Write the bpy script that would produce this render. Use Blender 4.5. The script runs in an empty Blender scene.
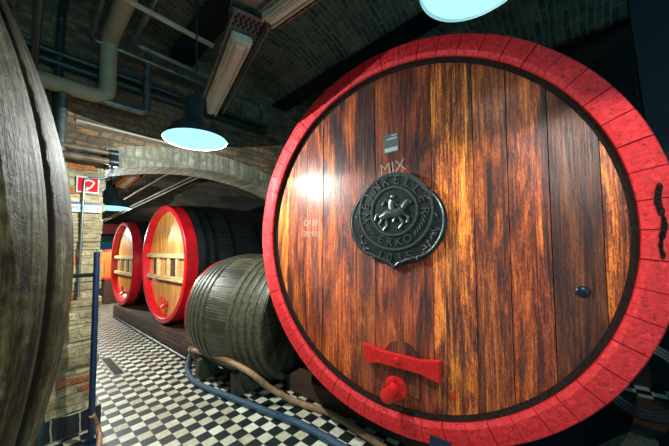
import bpy, bmesh, math, random
from mathutils import Vector, Matrix, noise
random.seed(7)
PI = math.pi
sc = bpy.context.scene
col = sc.collection
# ------------------------------------------------------------------ camera
F = 277.95; CX = 334.5; CY = 223.0
FW = Vector((0.7464858, 0.65905564, 0.09167672))
RT = Vector((0.66403179, -0.7466802, -0.03912122))
UP = Vector((-0.04267013, -0.09007969, 0.99502005))
O = Vector((0, 0, 1.6))
cam = bpy.data.cameras.new('camera'); co = bpy.data.objects.new('camera', cam); col.objects.link(co)
cam.sensor_width = 36; cam.lens = F / 669 * 36; cam.clip_start = .02
m = Matrix((RT, UP, -FW)).transposed().to_4x4(); m.translation = O
co.matrix_world = m; sc.camera = co

def at(px, py, x=None, y=None, z=None):
    """point of the place seen at a pixel, on a plane x=, y= or z="""
    d = FW + RT * ((px - CX) / F) + UP * ((CY - py) / F)
    if x is not None: t = (x - O.x) / d.x
    elif y is not None: t = (y - O.y) / d.y
    else: t = (z - O.z) / d.z
    return O + d * t

# ------------------------------------------------------------------ materials
def mat(name, build):
    M = bpy.data.materials.new(name); M.use_nodes = True
    nt = M.node_tree; b = nt.nodes['Principled BSDF']
    build(nt, b); return M
def N(nt, t, **k):
    n = nt.nodes.new(t)
    for a, v in k.items():
        if a.startswith('i_'):
            n.inputs[a[2:].replace('_', ' ')].default_value = v
        else: setattr(n, a, v)
    return n
def L(nt, a, b): nt.links.new(a, b)
def ramp(nt, fac, stops):
    r = nt.nodes.new('ShaderNodeValToRGB'); e = r.color_ramp.elements
    while len(e) < len(stops): e.new(.5)
    for q, (p, c) in zip(e, stops):
        q.position = p; q.color = (*c, 1) if len(c) == 3 else c
    L(nt, fac, r.inputs[0]); return r.outputs[0]
def coords(nt, scale=(1, 1, 1), kind='Object', loc=(0, 0, 0), rot=(0, 0, 0)):
    tc = nt.nodes.new('ShaderNodeTexCoord'); mp = nt.nodes.new('ShaderNodeMapping')
    mp.inputs['Scale'].default_value = scale; mp.inputs['Location'].default_value = loc; mp.inputs['Rotation'].default_value = rot
    L(nt, tc.outputs[kind], mp.inputs[0]); return mp.outputs[0]
def noise_tex(nt, vec, scale, detail=6, rough=.6, dist=0):
    n = N(nt, 'ShaderNodeTexNoise'); n.inputs['Scale'].default_value = scale; n.inputs['Detail'].default_value = detail
    n.inputs['Roughness'].default_value = rough; n.inputs['Distortion'].default_value = dist
    L(nt, vec, n.inputs['Vector']); return n.outputs['Fac']
def mix(nt, fac, a, b, mode='MIX'):
    n = nt.nodes.new('ShaderNodeMix'); n.data_type = 'RGBA'; n.blend_type = mode
    for i, v in ((0, fac), (6, a), (7, b)):
        if hasattr(v, 'is_linked'): L(nt, v, n.inputs[i])
        elif i == 0: n.inputs[0].default_value = v
        else: n.inputs[i].default_value = (*v, 1)
    return n.outputs[2]
def bump(nt, b, h, strength=.3, dist=.01):
    n = nt.nodes.new('ShaderNodeBump'); n.inputs['Strength'].default_value = strength; n.inputs['Distance'].default_value = dist
    L(nt, h, n.inputs['Height']); L(nt, n.outputs[0], b.inputs['Normal'])
def math_(nt, op, a, b=None, c=None):
    n = nt.nodes.new('ShaderNodeMath'); n.operation = op
    for i, v in enumerate((a, b, c)):
        if v is None: continue
        if hasattr(v, 'is_linked'): L(nt, v, n.inputs[i])
        else: n.inputs[i].default_value = v
    return n.outputs[0]

def simple(name, c, rough=.5, metal=0, var=.25, scale=20, bs=.2, c2=None, sx=(1, 1, 1)):
    def f(nt, b):
        v = coords(nt, sx); n = noise_tex(nt, v, scale)
        c2_ = c2 or tuple(x * (1 - var) for x in c)
        L(nt, ramp(nt, n, [(.35, c2_), (.65, c)]), b.inputs['Base Color'])
        b.inputs['Roughness'].default_value = rough; b.inputs['Metallic'].default_value = metal
        if bs: bump(nt, b, n, bs, .006)
    return mat(name, f)

def f_oak(nt, b):
    at_ = N(nt, 'ShaderNodeAttribute', attribute_name='tone')
    offs = N(nt, 'ShaderNodeAttribute', attribute_name='offs')
    tc = nt.nodes.new('ShaderNodeTexCoord')
    ad = nt.nodes.new('ShaderNodeVectorMath'); ad.operation = 'ADD'
    L(nt, tc.outputs['Object'], ad.inputs[0]); L(nt, offs.outputs['Vector'], ad.inputs[1])
    def mp(s):
        q = nt.nodes.new('ShaderNodeMapping'); q.inputs['Scale'].default_value = s; L(nt, ad.outputs[0], q.inputs[0]); return q.outputs[0]
    grain = noise_tex(nt, mp((1, 70, 2.2)), 1.0, 10, .75, .8)
    fleck = noise_tex(nt, mp((1, 75, 20)), 1.0, 4, .6, 2.2)
    big = noise_tex(nt, mp((1, 7, 1.1)), 1.0, 7, .66, 1.2)
    s = math_(nt, 'ADD', math_(nt, 'MULTIPLY', grain, .5), math_(nt, 'MULTIPLY', fleck, .28))
    s = math_(nt, 'ADD', s, math_(nt, 'MULTIPLY', big, .5))
    s = math_(nt, 'ADD', math_(nt, 'MULTIPLY', math_(nt, 'SUBTRACT', s, .64), 1.5), .635)
    c = ramp(nt, s, [(.44, (.006, .002, .002)), (.56, (.09, .014, .005)), (.66, (.42, .085, .012)), (.77, (.90, .27, .035)), (.92, (1.3, .66, .16))])
    c = mix(nt, 1.0, c, at_.outputs['Color'], 'MULTIPLY')
    st = noise_tex(nt, mp((1, 9, .55)), 1.0, 6, .7, .6)      # long dark water stains
    c = mix(nt, 1.0, c, ramp(nt, st, [(.36, (.16, .11, .11)), (.48, (1, 1, 1))]), 'MULTIPLY')
    L(nt, c, b.inputs['Base Color'])
    L(nt, ramp(nt, grain, [(.3, (.5, .5, .5)), (.7, (.32, .32, .32))]), b.inputs['Roughness'])
    b.inputs['Coat Weight'].default_value = .6; b.inputs['Coat Roughness'].default_value = .3
    bump(nt, b, s, .8, .015)
    cbm = nt.nodes.new('ShaderNodeBump'); cbm.inputs['Strength'].default_value = .22; cbm.inputs['Distance'].default_value = .01
    L(nt, grain, cbm.inputs['Height']); L(nt, cbm.outputs[0], b.inputs['Coat Normal'])
OAK = mat('varnished_oak', f_oak)
def f_lightoak(nt, b):
    at_ = N(nt, 'ShaderNodeAttribute', attribute_name='tone')
    n = noise_tex(nt, coords(nt, (1, 30, 1)), 1.4, 8, .65, .6)
    c = ramp(nt, n, [(.3, (.22, .06, .012)), (.5, (.78, .34, .07)), (.7, (1.1, .66, .22))])
    L(nt, mix(nt, 1, c, at_.outputs['Color'], 'MULTIPLY'), b.inputs['Base Color'])
    b.inputs['Roughness'].default_value = .3; b.inputs['Coat Weight'].default_value = .6; b.inputs['Coat Roughness'].default_value = .12
    bump(nt, b, n, .3, .006)
LOAK = mat('light_varnished_oak', f_lightoak)
BATTEN = simple('pale_batten_wood', (.82, .58, .27), .4, 0, .4, 3, .2, sx=(2, 1, 12))
def f_red(nt, b):
    v = coords(nt); n = noise_tex(nt, v, 38, 8, .7, .4); g = noise_tex(nt, v, 4, 4, .5)
    c = ramp(nt, n, [(.33, (.08, .003, .003)), (.40, (.66, .010, .014)), (.60, (.98, .026, .035)), (.72, (1.0, .12, .11))])
    c = mix(nt, ramp(nt, g, [(.45, (0, 0, 0)), (.75, (.35, .35, .35))]), c, (.62, .008, .016))
    L(nt, c, b.inputs['Base Color']); b.inputs['Roughness'].default_value = .36
    bump(nt, b, n, .9, .012)
RED = mat('red_paint', f_red)
RED2 = simple('red_enamel', (.80, .02, .02), .35, 0, .25, 30, .15)
def f_redrim(nt, b):
    v = coords(nt); n = noise_tex(nt, v, 8, 5, .6)
    L(nt, ramp(nt, n, [(.3, (.5, .005, .012)), (.7, (.8, .012, .022))]), b.inputs['Base Color']); b.inputs['Roughness'].default_value = .3
REDR = mat('glossy_red_paint', f_redrim)
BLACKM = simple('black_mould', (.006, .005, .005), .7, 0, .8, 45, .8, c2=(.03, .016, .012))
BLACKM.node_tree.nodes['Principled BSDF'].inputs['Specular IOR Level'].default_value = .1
BLACKP = simple('black_paint', (.012, .014, .018), .35, 0, .4, 20, .1)
def f_hull(c1, c2, c3, sc_, gloss):
    def f(nt, b):
        v = coords(nt, (1.2, 1, 1)); 
        # staves run along the depth axis: angle about the axis
        sp = N(nt, 'ShaderNodeSeparateXYZ'); tc = nt.nodes.new('ShaderNodeTexCoord'); L(nt, tc.outputs['Object'], sp.inputs[0])
        an = math_(nt, 'ARCTAN2', sp.outputs[1], sp.outputs[2])
        st = math_(nt, 'MULTIPLY', an, sc_)
        cb = N(nt, 'ShaderNodeCombineXYZ'); L(nt, math_(nt, 'MULTIPLY', sp.outputs[0], 2.5), cb.inputs[0]); L(nt, math_(nt, 'MULTIPLY', an, 34), cb.inputs[1])
        g = noise_tex(nt, cb.outputs[0], 1, 8, .65, .3)
        bl = noise_tex(nt, v, 3.2, 6, .62)
        fr = math_(nt, 'FRACT', st)
        ds = math_(nt, 'ABSOLUTE', math_(nt, 'SUBTRACT', fr, .5))
        seam = ramp(nt, ds, [(.462, (1, 1, 1)), (.492, (.12, .12, .12))])
        wn = N(nt, 'ShaderNodeTexWhiteNoise', noise_dimensions='1D'); L(nt, math_(nt, 'FLOOR', st), wn.inputs['W'])
        s = math_(nt, 'ADD', math_(nt, 'MULTIPLY', g, .6), math_(nt, 'MULTIPLY', bl, .4))
        s = math_(nt, 'ADD', s, math_(nt, 'MULTIPLY', math_(nt, 'SUBTRACT', wn.outputs[0], .5), .14))
        c = ramp(nt, s, [(.33, c1), (.5, c2), (.68, c3)])
        L(nt, mix(nt, 1, c, seam, 'MULTIPLY'), b.inputs['Base Color'])
        b.inputs['Roughness'].default_value = gloss
        h = math_(nt, 'ADD', s, math_(nt, 'MULTIPLY', seam, .25))
        bump(nt, b, h, .6, .015)
    return f
HULLD = mat('dark_stained_staves', f_hull((.006, .008, .009), (.014, .02, .022), (.035, .042, .042), 7, .38))
HULLG = mat('mossy_green_grey_staves', f_hull((.012, .012, .007), (.05, .047, .026), (.17, .155, .09), 6, .45))
def f_stavesE(nt, b):
    tc = nt.nodes.new('ShaderNodeTexCoord'); sp = N(nt, 'ShaderNodeSeparateXYZ'); L(nt, tc.outputs['Object'], sp.inputs[0])
    an = math_(nt, 'ARCTAN2', sp.outputs[0], sp.outputs[1])
    t = math_(nt, 'MULTIPLY', math_(nt, 'SUBTRACT', an, math.radians(7.2) - 2 * PI), 20 / (2 * PI))
    e = math_(nt, 'ABSOLUTE', math_(nt, 'SUBTRACT', math_(nt, 'FRACT', t), .5))
    cb = N(nt, 'ShaderNodeCombineXYZ'); L(nt, math_(nt, 'MULTIPLY', an, 22), cb.inputs[0]); L(nt, math_(nt, 'MULTIPLY', sp.outputs[2], 3.2), cb.inputs[1])
    g = noise_tex(nt, cb.outputs[0], 1, 9, .68, .8); bl = noise_tex(nt, tc.outputs['Object'], 5, 6, .65, .5); fn = noise_tex(nt, tc.outputs['Object'], 30, 6, .7, .5)
    s = math_(nt, 'ADD', math_(nt, 'MULTIPLY', g, .45), math_(nt, 'ADD', math_(nt, 'MULTIPLY', bl, .3), math_(nt, 'MULTIPLY', fn, .25)))
    c = ramp(nt, s, [(.38, (.004, .003, .002)), (.47, (.026, .020, .008)), (.55, (.085, .082, .036)), (.67, (.27, .30, .15))])
    sm = ramp(nt, e, [(.37, (1, 1, 1)), (.44, (.04, .06, .08))])
    L(nt, mix(nt, 1, c, sm, 'MULTIPLY'), b.inputs['Base Color']); b.inputs['Roughness'].default_value = .6; b.inputs['Specular IOR Level'].default_value = .18
    bump(nt, b, s, 1.0, .03)
HULLE = mat('weathered_olive_staves', f_stavesE)
HOOPG = simple('tarnished_green_iron', (.11, .11, .065), .45, .1, .6, 25, .3)
HOOPB = simple('black_hoop_iron', (.012, .016, .018), .3, .3, .4, 25, .2)
IRON = simple('dark_cast_iron', (.035, .045, .05), .34, .35, .6, 40, .35)
IRONH = simple('worn_iron_relief', (.14, .16, .15), .3, .5, .5, 60, .2)
BLUEIRON = simple('blue_black_iron', (.015, .03, .05), .3, .3, .4, 30, .2)
CHALK = simple('white_chalk', (.62, .47, .38), .9, 0, .5, 90, 0)
LABEL = simple('grey_paper', (.2, .21, .18), .5, 0, .3, 60, 0)
LABELW = simple('white_paper', (.72, .72, .66), .5, 0, .1, 60, 0)
STEEL = simple('galvanised_steel', (.3, .32, .31), .33, .7, .5, 14, .1)
DPIPE = simple('dark_painted_pipe', (.035, .06, .062), .3, .2, .4, 10, .1)
RUSTY = simple('rusty_brown_pipe', (.26, .17, .1), .45, .2, .6, 12, .3)
WHITEP = simple('cream_painted_conduit', (.55, .44, .29), .4, 0, .3, 6, .05)
INSUL = simple('cream_pipe_lagging', (.5, .41, .27), .6, 0, .2, 5, .15)
ENAMEL = simple('dark_enamel', (.02, .05, .055), .25, 0, .3, 8, .05)
ENAMW = simple('white_enamel', (.75, .85, .85), .3, 0, .05, 8, 0)
POSTB = simple('navy_painted_steel', (.012, .03, .085), .35, .1, .3, 12, .05)
TROUGH = simple('yellowed_fixture_housing', (.82, .68, .50), .45, .1, .35, 6, .1, sx=(1, 4, 1))
TUBE = simple('unlit_opal_tube', (.72, .66, .56), .25, 0, .15, 4, 0)
ORANGEW = simple('orange_brown_fixture', (1.0, .34, .09), .45, 0, .4, 8, .1)
HOSEB = simple('blue_rubber_hose', (.035, .085, .14), .45, 0, .4, 30, .3)
HOSEN = simple('tan_rubber_hose', (.44, .24, .12), .5, 0, .45, 22, .4)
HOSEK = simple('black_rubber_hose', (.03, .045, .055), .4, 0, .4, 30, .2)
BRASS = simple('brass_fitting', (.5, .38, .2), .3, .7, .2, 30, .1)
TIMBER = simple('dark_old_timber', (.11, .055, .03), .6, 0, .6, 5, .5, sx=(12, 1, 12))
CHOCKM = simple('grey_green_block_wood', (.13, .11, .07), .6, 0, .6, 9, .5, sx=(3, 3, 1))
DRAIN = simple('drain_iron', (.02, .024, .02), .5, .3, .4, 30, .2)
DRAINE = simple('drain_edge', (.36, .34, .26), .5, .1, .4, 30, .2)
SIGNR = simple('red_sign_face', (.85, .008, .02), .9, 0, .1, 8, 0)
SIGNW = simple('white_sign_print', (.82, .8, .72), .4, 0, .1, 20, 0)
SIGNB = simple('blue_sign_print', (.03, .08, .4), .4, 0, .1, 20, 0)
SIGNG = simple('green_sign_print', (.02, .22, .17), .4, 0, .1, 20, 0)
SIGNM = simple('pale_mint_sign', (.55, .75, .66), .4, 0, .1, 20, 0)
BLUEW = simple('blue_panel', (.03, .36, .62), .5, 0, .2, 3, .05)
NAVYW = simple('navy_panel', (.01, .03, .14), .5, 0, .2, 3, .05)
TEALW = simple('dark_teal_panel', (.015, .10, .10), .5, 0, .2, 3, .05)
REDW = simple('dark_red_beam_paint', (.28, .012, .015), .5, 0, .3, 6, .1)
STEELB = simple('blackened_steel_beam', (.006, .013, .024), .4, .2, .4, 6, .1)
DARKN = simple('blue_black_shade', (.006, .012, .022), .6, 0, .4, 4, .1)  # shade colour for the added blocker and the floor sheet
def f_emit(nt, b):
    em = nt.nodes.new('ShaderNodeEmission'); em.inputs[0].default_value = (.36, .86, 1.0, 1); em.inputs[1].default_value = 1.1
    L(nt, em.outputs[0], nt.nodes['Material Output'].inputs['Surface'])
GLOW = mat('lit_opal_diffuser', f_emit)

def f_floor(nt, b):
    T = .11
    tc = nt.nodes.new('ShaderNodeTexCoord'); sp = N(nt, 'ShaderNodeSeparateXYZ'); L(nt, tc.outputs['Object'], sp.inputs[0])
    u = math_(nt, 'ADD', math_(nt, 'DIVIDE', sp.outputs[0], T), -10.386 + .5 + 100)
    v = math_(nt, 'ADD', math_(nt, 'DIVIDE', sp.outputs[1], T), -26.961 + .5 + 100)
    iu, iv = math_(nt, 'FLOOR', u), math_(nt, 'FLOOR', v)
    par = math_(nt, 'MODULO', math_(nt, 'ADD', iu, iv), 2)
    wn = N(nt, 'ShaderNodeTexWhiteNoise', noise_dimensions='2D'); cb = N(nt, 'ShaderNodeCombineXYZ'); L(nt, iu, cb.inputs[0]); L(nt, iv, cb.inputs[1]); L(nt, cb.outputs[0], wn.inputs['Vector'])
    n = noise_tex(nt, tc.outputs['Object'], 26, 6, .65); n2 = noise_tex(nt, tc.outputs['Object'], 1.3, 4, .6)
    wh = ramp(nt, math_(nt, 'ADD', math_(nt, 'MULTIPLY', n, .7), math_(nt, 'MULTIPLY', wn.outputs[0], .3)), [(.25, (.34, .29, .17)), (.5, (.58, .56, .41)), (.7, (.74, .77, .6))])
    bk = ramp(nt, n, [(.3, (.003, .007, .008)), (.7, (.010, .019, .021))])
    c = mix(nt, par, wh, bk)
    du = math_(nt, 'ABSOLUTE', math_(nt, 'SUBTRACT', math_(nt, 'FRACT', u), .5)); dv = math_(nt, 'ABSOLUTE', math_(nt, 'SUBTRACT', math_(nt, 'FRACT', v), .5))
    g = math_(nt, 'GREATER_THAN', math_(nt, 'MAXIMUM', du, dv), .478)
    c = mix(nt, g, c, (.07, .075, .06))
    c = mix(nt, ramp(nt, n2, [(.45, (0, 0, 0)), (.8, (.35, .35, .35))]), c, (.04, .05, .04))
    L(nt, c, b.inputs['Base Color']); b.inputs['Roughness'].default_value = .42
    bump(nt, b, math_(nt, 'SUBTRACT', math_(nt, 'MULTIPLY', n, .3), g), .25, .004)
FLOOR = mat('checkered_tiles', f_floor)

def brick(name, c1, c2, mortar, bw=.25, bh=.075, axes='xz', extra=None, dark=.5, ms=.012, bs=.9):
    def f(nt, b):
        tc = nt.nodes.new('ShaderNodeTexCoord'); sp = N(nt, 'ShaderNodeSeparateXYZ'); L(nt, tc.outputs['Object'], sp.inputs[0])
        cb = N(nt, 'ShaderNodeCombineXYZ'); ix = {'x': 0, 'y': 1, 'z': 2}
        wob = noise_tex(nt, tc.outputs['Object'], 5, 3, .5)
        wob = math_(nt, 'MULTIPLY', math_(nt, 'SUBTRACT', wob, .5), .06)
        if axes == 'pillar':
            L(nt, math_(nt, 'ADD', math_(nt, 'ADD', sp.outputs[0], sp.outputs[1]), wob), cb.inputs[0]); L(nt, math_(nt, 'ADD', sp.outputs[2], wob), cb.inputs[1])
        else:
            L(nt, math_(nt, 'ADD', sp.outputs[ix[axes[0]]], wob), cb.inputs[0]); L(nt, math_(nt, 'ADD', sp.outputs[ix[axes[1]]], wob), cb.inputs[1])
        br = N(nt, 'ShaderNodeTexBrick'); br.inputs['Scale'].default_value = 1; br.inputs['Brick Width'].default_value = bw; br.inputs['Row Height'].default_value = bh
        br.inputs['Mortar Size'].default_value = ms; br.inputs['Mortar Smooth'].default_value = .3; br.inputs['Bias'].default_value = 0
        br.inputs['Color1'].default_value = (0, 0, 0, 1); br.inputs['Color2'].default_value = (1, 1, 1, 1); br.inputs['Mortar'].default_value = (.5, .5, .5, 1)
        L(nt, cb.outputs[0], br.inputs['Vector'])
        n = noise_tex(nt, tc.outputs['Object'], 18, 7, .7); n2 = noise_tex(nt, tc.outputs['Object'], 2.3, 5, .6)
        stops = [(0, c1), (1, c2)] if not extra else [(0, c1), (.55, c2), (.85, c2), (.9, extra), (1, extra)]
        c = ramp(nt, br.outputs['Color'], stops)
        c = mix(nt, 1, c, ramp(nt, n, [(.3, (dark, dark, dark)), (.7, (1.25, 1.25, 1.25))]), 'MULTIPLY')
        c = mix(nt, br.outputs['Fac'], c, mortar)
        c = mix(nt, 1, c, ramp(nt, n2, [(.35, (.5, .5, .5)), (.65, (1.1, 1.1, 1.1))]), 'MULTIPLY')
        L(nt, c, b.inputs['Base Color']); b.inputs['Roughness'].default_value = .62
        h = math_(nt, 'ADD', math_(nt, 'MULTIPLY', br.outputs['Fac'], -.7), n)
        bump(nt, b, h, bs, .02)
    return mat(name, f)
PILLAR = brick('pale_tan_brick', (.50, .38, .18), (.80, .66, .36), (.50, .43, .26), .24, .085, 'pillar', (.7, .2, .05), .35, .014, 1.2)
VAULT = brick('vault_brick', (.12, .09, .06), (.30, .23, .14), (.26, .23, .17), .22, .07, 'xy', None, .4)
ARCHB = brick('arch_wall_brick', (.22, .10, .055), (.44, .24, .12), (.16, .13, .09), .2, .075, 'xz', (.6, .27, .10), .3)
ARCHS = brick('arch_stone_brick', (.34, .28, .18), (.6, .5, .33), (.3, .27, .2), .08, .3, 'xz', None, .4)
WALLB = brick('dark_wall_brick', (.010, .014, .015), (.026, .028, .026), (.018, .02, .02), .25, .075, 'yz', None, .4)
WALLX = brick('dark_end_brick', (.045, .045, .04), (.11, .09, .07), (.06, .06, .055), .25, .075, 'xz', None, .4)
PLINTH = brick('dark_red_plinth_brick', (.09, .035, .02), (.2, .07, .035), (.06, .045, .035), .22, .075, 'yz', None, .3)
BTILE = brick('black_plinth_tile', (.01, .014, .014), (.02, .026, .026), (.4, .4, .32), .2, .2, 'pillar', None, .5, .006, .3)

# ------------------------------------------------------------------ mesh helpers
def obj(name, bm, m, parent=None, smooth=False, mats=None):
    me = bpy.data.meshes.new(name)
    bmesh.ops.recalc_face_normals(bm, faces=bm.faces[:])
    bm.to_mesh(me); bm.free()
    for q in (mats or [m]): me.materials.append(q)
    if smooth:
        for p in me.polygons: p.use_smooth = True
        try: me.set_sharp_from_angle(angle=math.radians(38))
        except Exception: pass
    o = bpy.data.objects.new(name, me); col.objects.link(o)
    if parent: o.parent = parent
    return o
def tag(o, label=None, cat=None, group=None, kind=None):
    if label: o['label'] = label
    if cat: o['category'] = cat
    if group: o['group'] = group
    if kind: o['kind'] = kind
    return o
def thing(name, label, cat, mw=None, group=None):
    o = bpy.data.objects.new(name, None); col.objects.link(o); o.empty_display_size = .1
    if mw is not None: o.matrix_world = mw
    return tag(o, label, cat, group)
def box(bm, lo, hi, bev=0, mw=None):
    lo, hi = Vector(lo), Vector(hi)
    vs = [bm.verts.new((x, y, z)) for x in (lo.x, hi.x) for y in (lo.y, hi.y) for z in (lo.z, hi.z)]
    fs = [(0, 1, 3, 2), (4, 6, 7, 5), (0, 4, 5, 1), (2, 3, 7, 6), (0, 2, 6, 4), (1, 5, 7, 3)]
    faces = [bm.faces.new([vs[i] for i in f]) for f in fs]
    if bev:
        es = list({e for f in faces for e in f.edges})
        r = bmesh.ops.bevel(bm, geom=es, offset=bev, segments=2, affect='EDGES')
        vs = list({v for f in r['faces'] for v in f.verts} | {v for v in vs if v.is_valid})
    if mw is not None: bmesh.ops.transform(bm, matrix=mw, verts=[v for v in vs if v.is_valid])
    return vs
def boxes(lo, hi, bev=0, mw=None):
    bm = bmesh.new(); box(bm, lo, hi, bev, mw); return bm
def lathe(prof, seg=96, closed=False, axis='x', bm=None, off=(0, 0, 0)):
    """prof: list of (along, radius); revolve about the axis"""
    bm = bm or bmesh.new(); rings = []
    off = Vector(off)
    for d, r in prof:
        if r < 1e-6:
            p = (d, 0, 0) if axis == 'x' else (0, 0, d)
            rings.append([bm.verts.new(Vector(p) + off)]); continue
        ring = []
        for k in range(seg):
            a = 2 * PI * k / seg
            p = (d, r * math.cos(a), r * math.sin(a)) if axis == 'x' else (r * math.cos(a), r * math.sin(a), d)
            ring.append(bm.verts.new(Vector(p) + off))
        rings.append(ring)
    pairs = list(zip(rings, rings[1:])) + ([(rings[-1], rings[0])] if closed else [])
    for A, B in pairs:
        for k in range(seg):
            j = (k + 1) % seg
            if len(A) == 1 and len(B) == 1: continue
            if len(A) == 1: bm.faces.new((A[0], B[k], B[j]))
            elif len(B) == 1: bm.faces.new((A[k], A[j], B[0]))
            else: bm.faces.new((A[k], A[j], B[j], B[k]))
    return bm
def fillet(pts, r=.06, n=5):
    pts = [Vector(p) for p in pts]; out = [pts[0]]
    for a, b, c in zip(pts, pts[1:], pts[2:]):
        u, v = (a - b), (c - b); k = min(r, u.length * .45, v.length * .45)
        p, q = b + u.normalized() * k, b + v.normalized() * k
        for i in range(n + 1):
            t = i / n; out.append(p * (1 - t) ** 2 + b * 2 * t * (1 - t) + q * t * t)
    out.append(pts[-1]); return out
def smoothpath(pts, n=8):
    P = [Vector(p) for p in pts]; P = [P[0] * 2 - P[1]] + P + [P[-1] * 2 - P[-2]]; out = []
    for i in range(1, len(P) - 2):
        a, b, c, d = P[i - 1:i + 3]
        for k in range(n):
            t = k / n
            out.append(.5 * ((2 * b) + (c - a) * t + (2 * a - 5 * b + 4 * c - d) * t * t + (-a + 3 * b - 3 * c + d) * t ** 3))
    out.append(P[-2]); return out
def tube(path, r, seg=12, bm=None):
    bm = bm or bmesh.new(); path = [Vector(p) for p in path]; prev = None; rings = []
    for i, p in enumerate(path):
        t = (path[min(i + 1, len(path) - 1)] - path[max(i - 1, 0)]).normalized()
        if prev is None:
            n = t.cross(Vector((0, 0, 1)));
            if n.length < .1: n = t.cross(Vector((1, 0, 0)))
        else: n = prev - t * prev.dot(t)
        n.normalize(); prev = n; b = t.cross(n)
        rr = r(i / (len(path) - 1)) if callable(r) else r
        rings.append([bm.verts.new(p + (n * math.cos(2 * PI * k / seg) + b * math.sin(2 * PI * k / seg)) * rr) for k in range(seg)])
    for A, B in zip(rings, rings[1:]):
        for k in range(seg): bm.faces.new((A[k], A[(k + 1) % seg], B[(k + 1) % seg], B[k]))
    bm.faces.new(rings[0]); bm.faces.new(rings[-1]); return bm
def plate(pts, d0, d1, bev=0):
    """outline in local (y, z), extruded from x=d0 (front) to d1 (back)"""
    bm = bmesh.new()
    a = [bm.verts.new((d0, y, z)) for y, z in pts]; b = [bm.verts.new((d1, y, z)) for y, z in pts]
    f = bm.faces.new(a); bm.faces.new(b[::-1]); n = len(pts)
    for i in range(n): bm.faces.new((a[i], a[(i + 1) % n], b[(i + 1) % n], b[i]))
    if bev: bmesh.ops.bevel(bm, geom=list(f.edges), offset=bev, segments=2, affect='EDGES')
    return bm
def text_bm(s, size, depth=.002, align='CENTER', bm=None, mw=None):
    cu = bpy.data.curves.new('t', 'FONT'); cu.body = s; cu.size = size; cu.extrude = depth; cu.align_x = align; cu.align_y = 'CENTER'
    o = bpy.data.objects.new('t', cu); col.objects.link(o)
    dg = bpy.context.evaluated_depsgraph_get(); me = bpy.data.meshes.new_from_object(o.evaluated_get(dg))
    bpy.data.objects.remove(o); bpy.data.curves.remove(cu)
    if mw is not None: me.transform(mw)
    bm = bm or bmesh.new(); bm.from_mesh(me); bpy.data.meshes.remove(me); return bm
def facing(y, z, d=0, rot=0, sx=1):
    """writing on a cask head: right = -y, up = z, facing -x"""
    M = Matrix(((0, 0, -1, d), (-1, 0, 0, y), (0, 1, 0, z), (0, 0, 0, 1)))
    return M @ Matrix.Rotation(rot, 4, 'Z') @ Matrix.Diagonal((sx, 1, 1, 1))

# ------------------------------------------------------------------ setting
def slab(name, lo, hi, m): return tag(obj(name, boxes(lo, hi), m), kind='structure')
XR, YE, YB, XL = 4.5, 17.0, -3.0, -3.6
slab('floor', (XL - .2, YB, -.1), (XR + .2, YE + .2, 0), FLOOR)
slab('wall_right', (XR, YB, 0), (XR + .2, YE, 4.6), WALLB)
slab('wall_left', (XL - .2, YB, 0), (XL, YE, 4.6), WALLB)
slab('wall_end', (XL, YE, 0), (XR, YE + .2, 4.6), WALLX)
# ceiling: shallow brick caps between steel beams, along the aisle
WY, WT = 3.65, .38
def vault(bm, edges, y0, y1, z0, rise):
    n = 14; prev = None
    for x0, x1 in zip(edges, edges[1:]):
        for k in range(n + 1):
            t = k / n; x = x0 + (x1 - x0) * t; z = z0 + rise * (1 - (2 * t - 1) ** 2)
            q = [bm.verts.new((x, y0, z)), bm.verts.new((x, y1, z)), bm.verts.new((x, y0, 4.75)), bm.verts.new((x, y1, 4.75))]
            if prev and k > 0:
                bm.faces.new((prev[0], q[0], q[1], prev[1])); bm.faces.new((prev[2], prev[3], q[3], q[2]))
                bm.faces.new((prev[0], prev[2], q[2], q[0])); bm.faces.new((prev[1], q[1], q[3], prev[3]))
            prev = q
XBM = at(622, 30, z=4.0).x
bm = bmesh.new(); vault(bm, [XL - .2, -2.0, -.4, 1.23, 2.82, XBM, XR + .2], YB, WY + .1, 4.05, .26)
tag(obj('ceiling', bm, VAULT), kind='structure')
bm = bmesh.new(); vault(bm, [XL - .2, .3, XR + .2], WY + .1, YE + .2, 3.0, .5)
tag(obj('ceiling', bm, VAULT), kind='structure')
slab('wall_shade_blocker', (2.95, YB, .03), (3.0, -.42, 4.2), DARKN)  # added dark blocker, stands in for the shade right of the big cask
# arch wall across the cellar, a flat segmental arch between the pillar and the right pier
AX0, AX1 = .55, 3.35
def az(x): return 2.70 - .16 * (x - 1.65) ** 2
bm = bmesh.new(); xs = [AX0 + (AX1 - AX0) * k / 24 for k in range(25)]
prev = None
for x in xs:
    q = [bm.verts.new((x, WY, az(x) + .24)), bm.verts.new((x, WY + WT, az(x) + .24)), bm.verts.new((x, WY, 4.6)), bm.verts.new((x, WY + WT, 4.6))]
    if prev:
        for a, b2 in ((0, 2), (2, 3), (3, 1), (1, 0)): bm.faces.new((prev[a], prev[b2], q[b2], q[a]))
    prev = q
box(bm, (XL, WY, 2.68), (AX0, WY + WT, 4.6)); box(bm, (AX1, WY, 0), (XR, WY + WT, 4.6));
tag(obj('wall_arch', bm, ARCHB), kind='structure')
bm = bmesh.new(); prev = None
for x in xs:
    q = [bm.verts.new((x, WY - .02, az(x))), bm.verts.new((x, WY + WT + .02, az(x))), bm.verts.new((x, WY - .02, az(x) + .24)), bm.verts.new((x, WY + WT + .02, az(x) + .24))]
    if prev:
        for a, b2 in ((0, 2), (2, 3), (3, 1), (1, 0)): bm.faces.new((prev[a], prev[b2], q[b2], q[a]))
    prev = q
bm.faces.new([prev[0], prev[2], prev[3], prev[1]])
tag(obj('trim_arch', bm, ARCHS), kind='structure')
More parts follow.
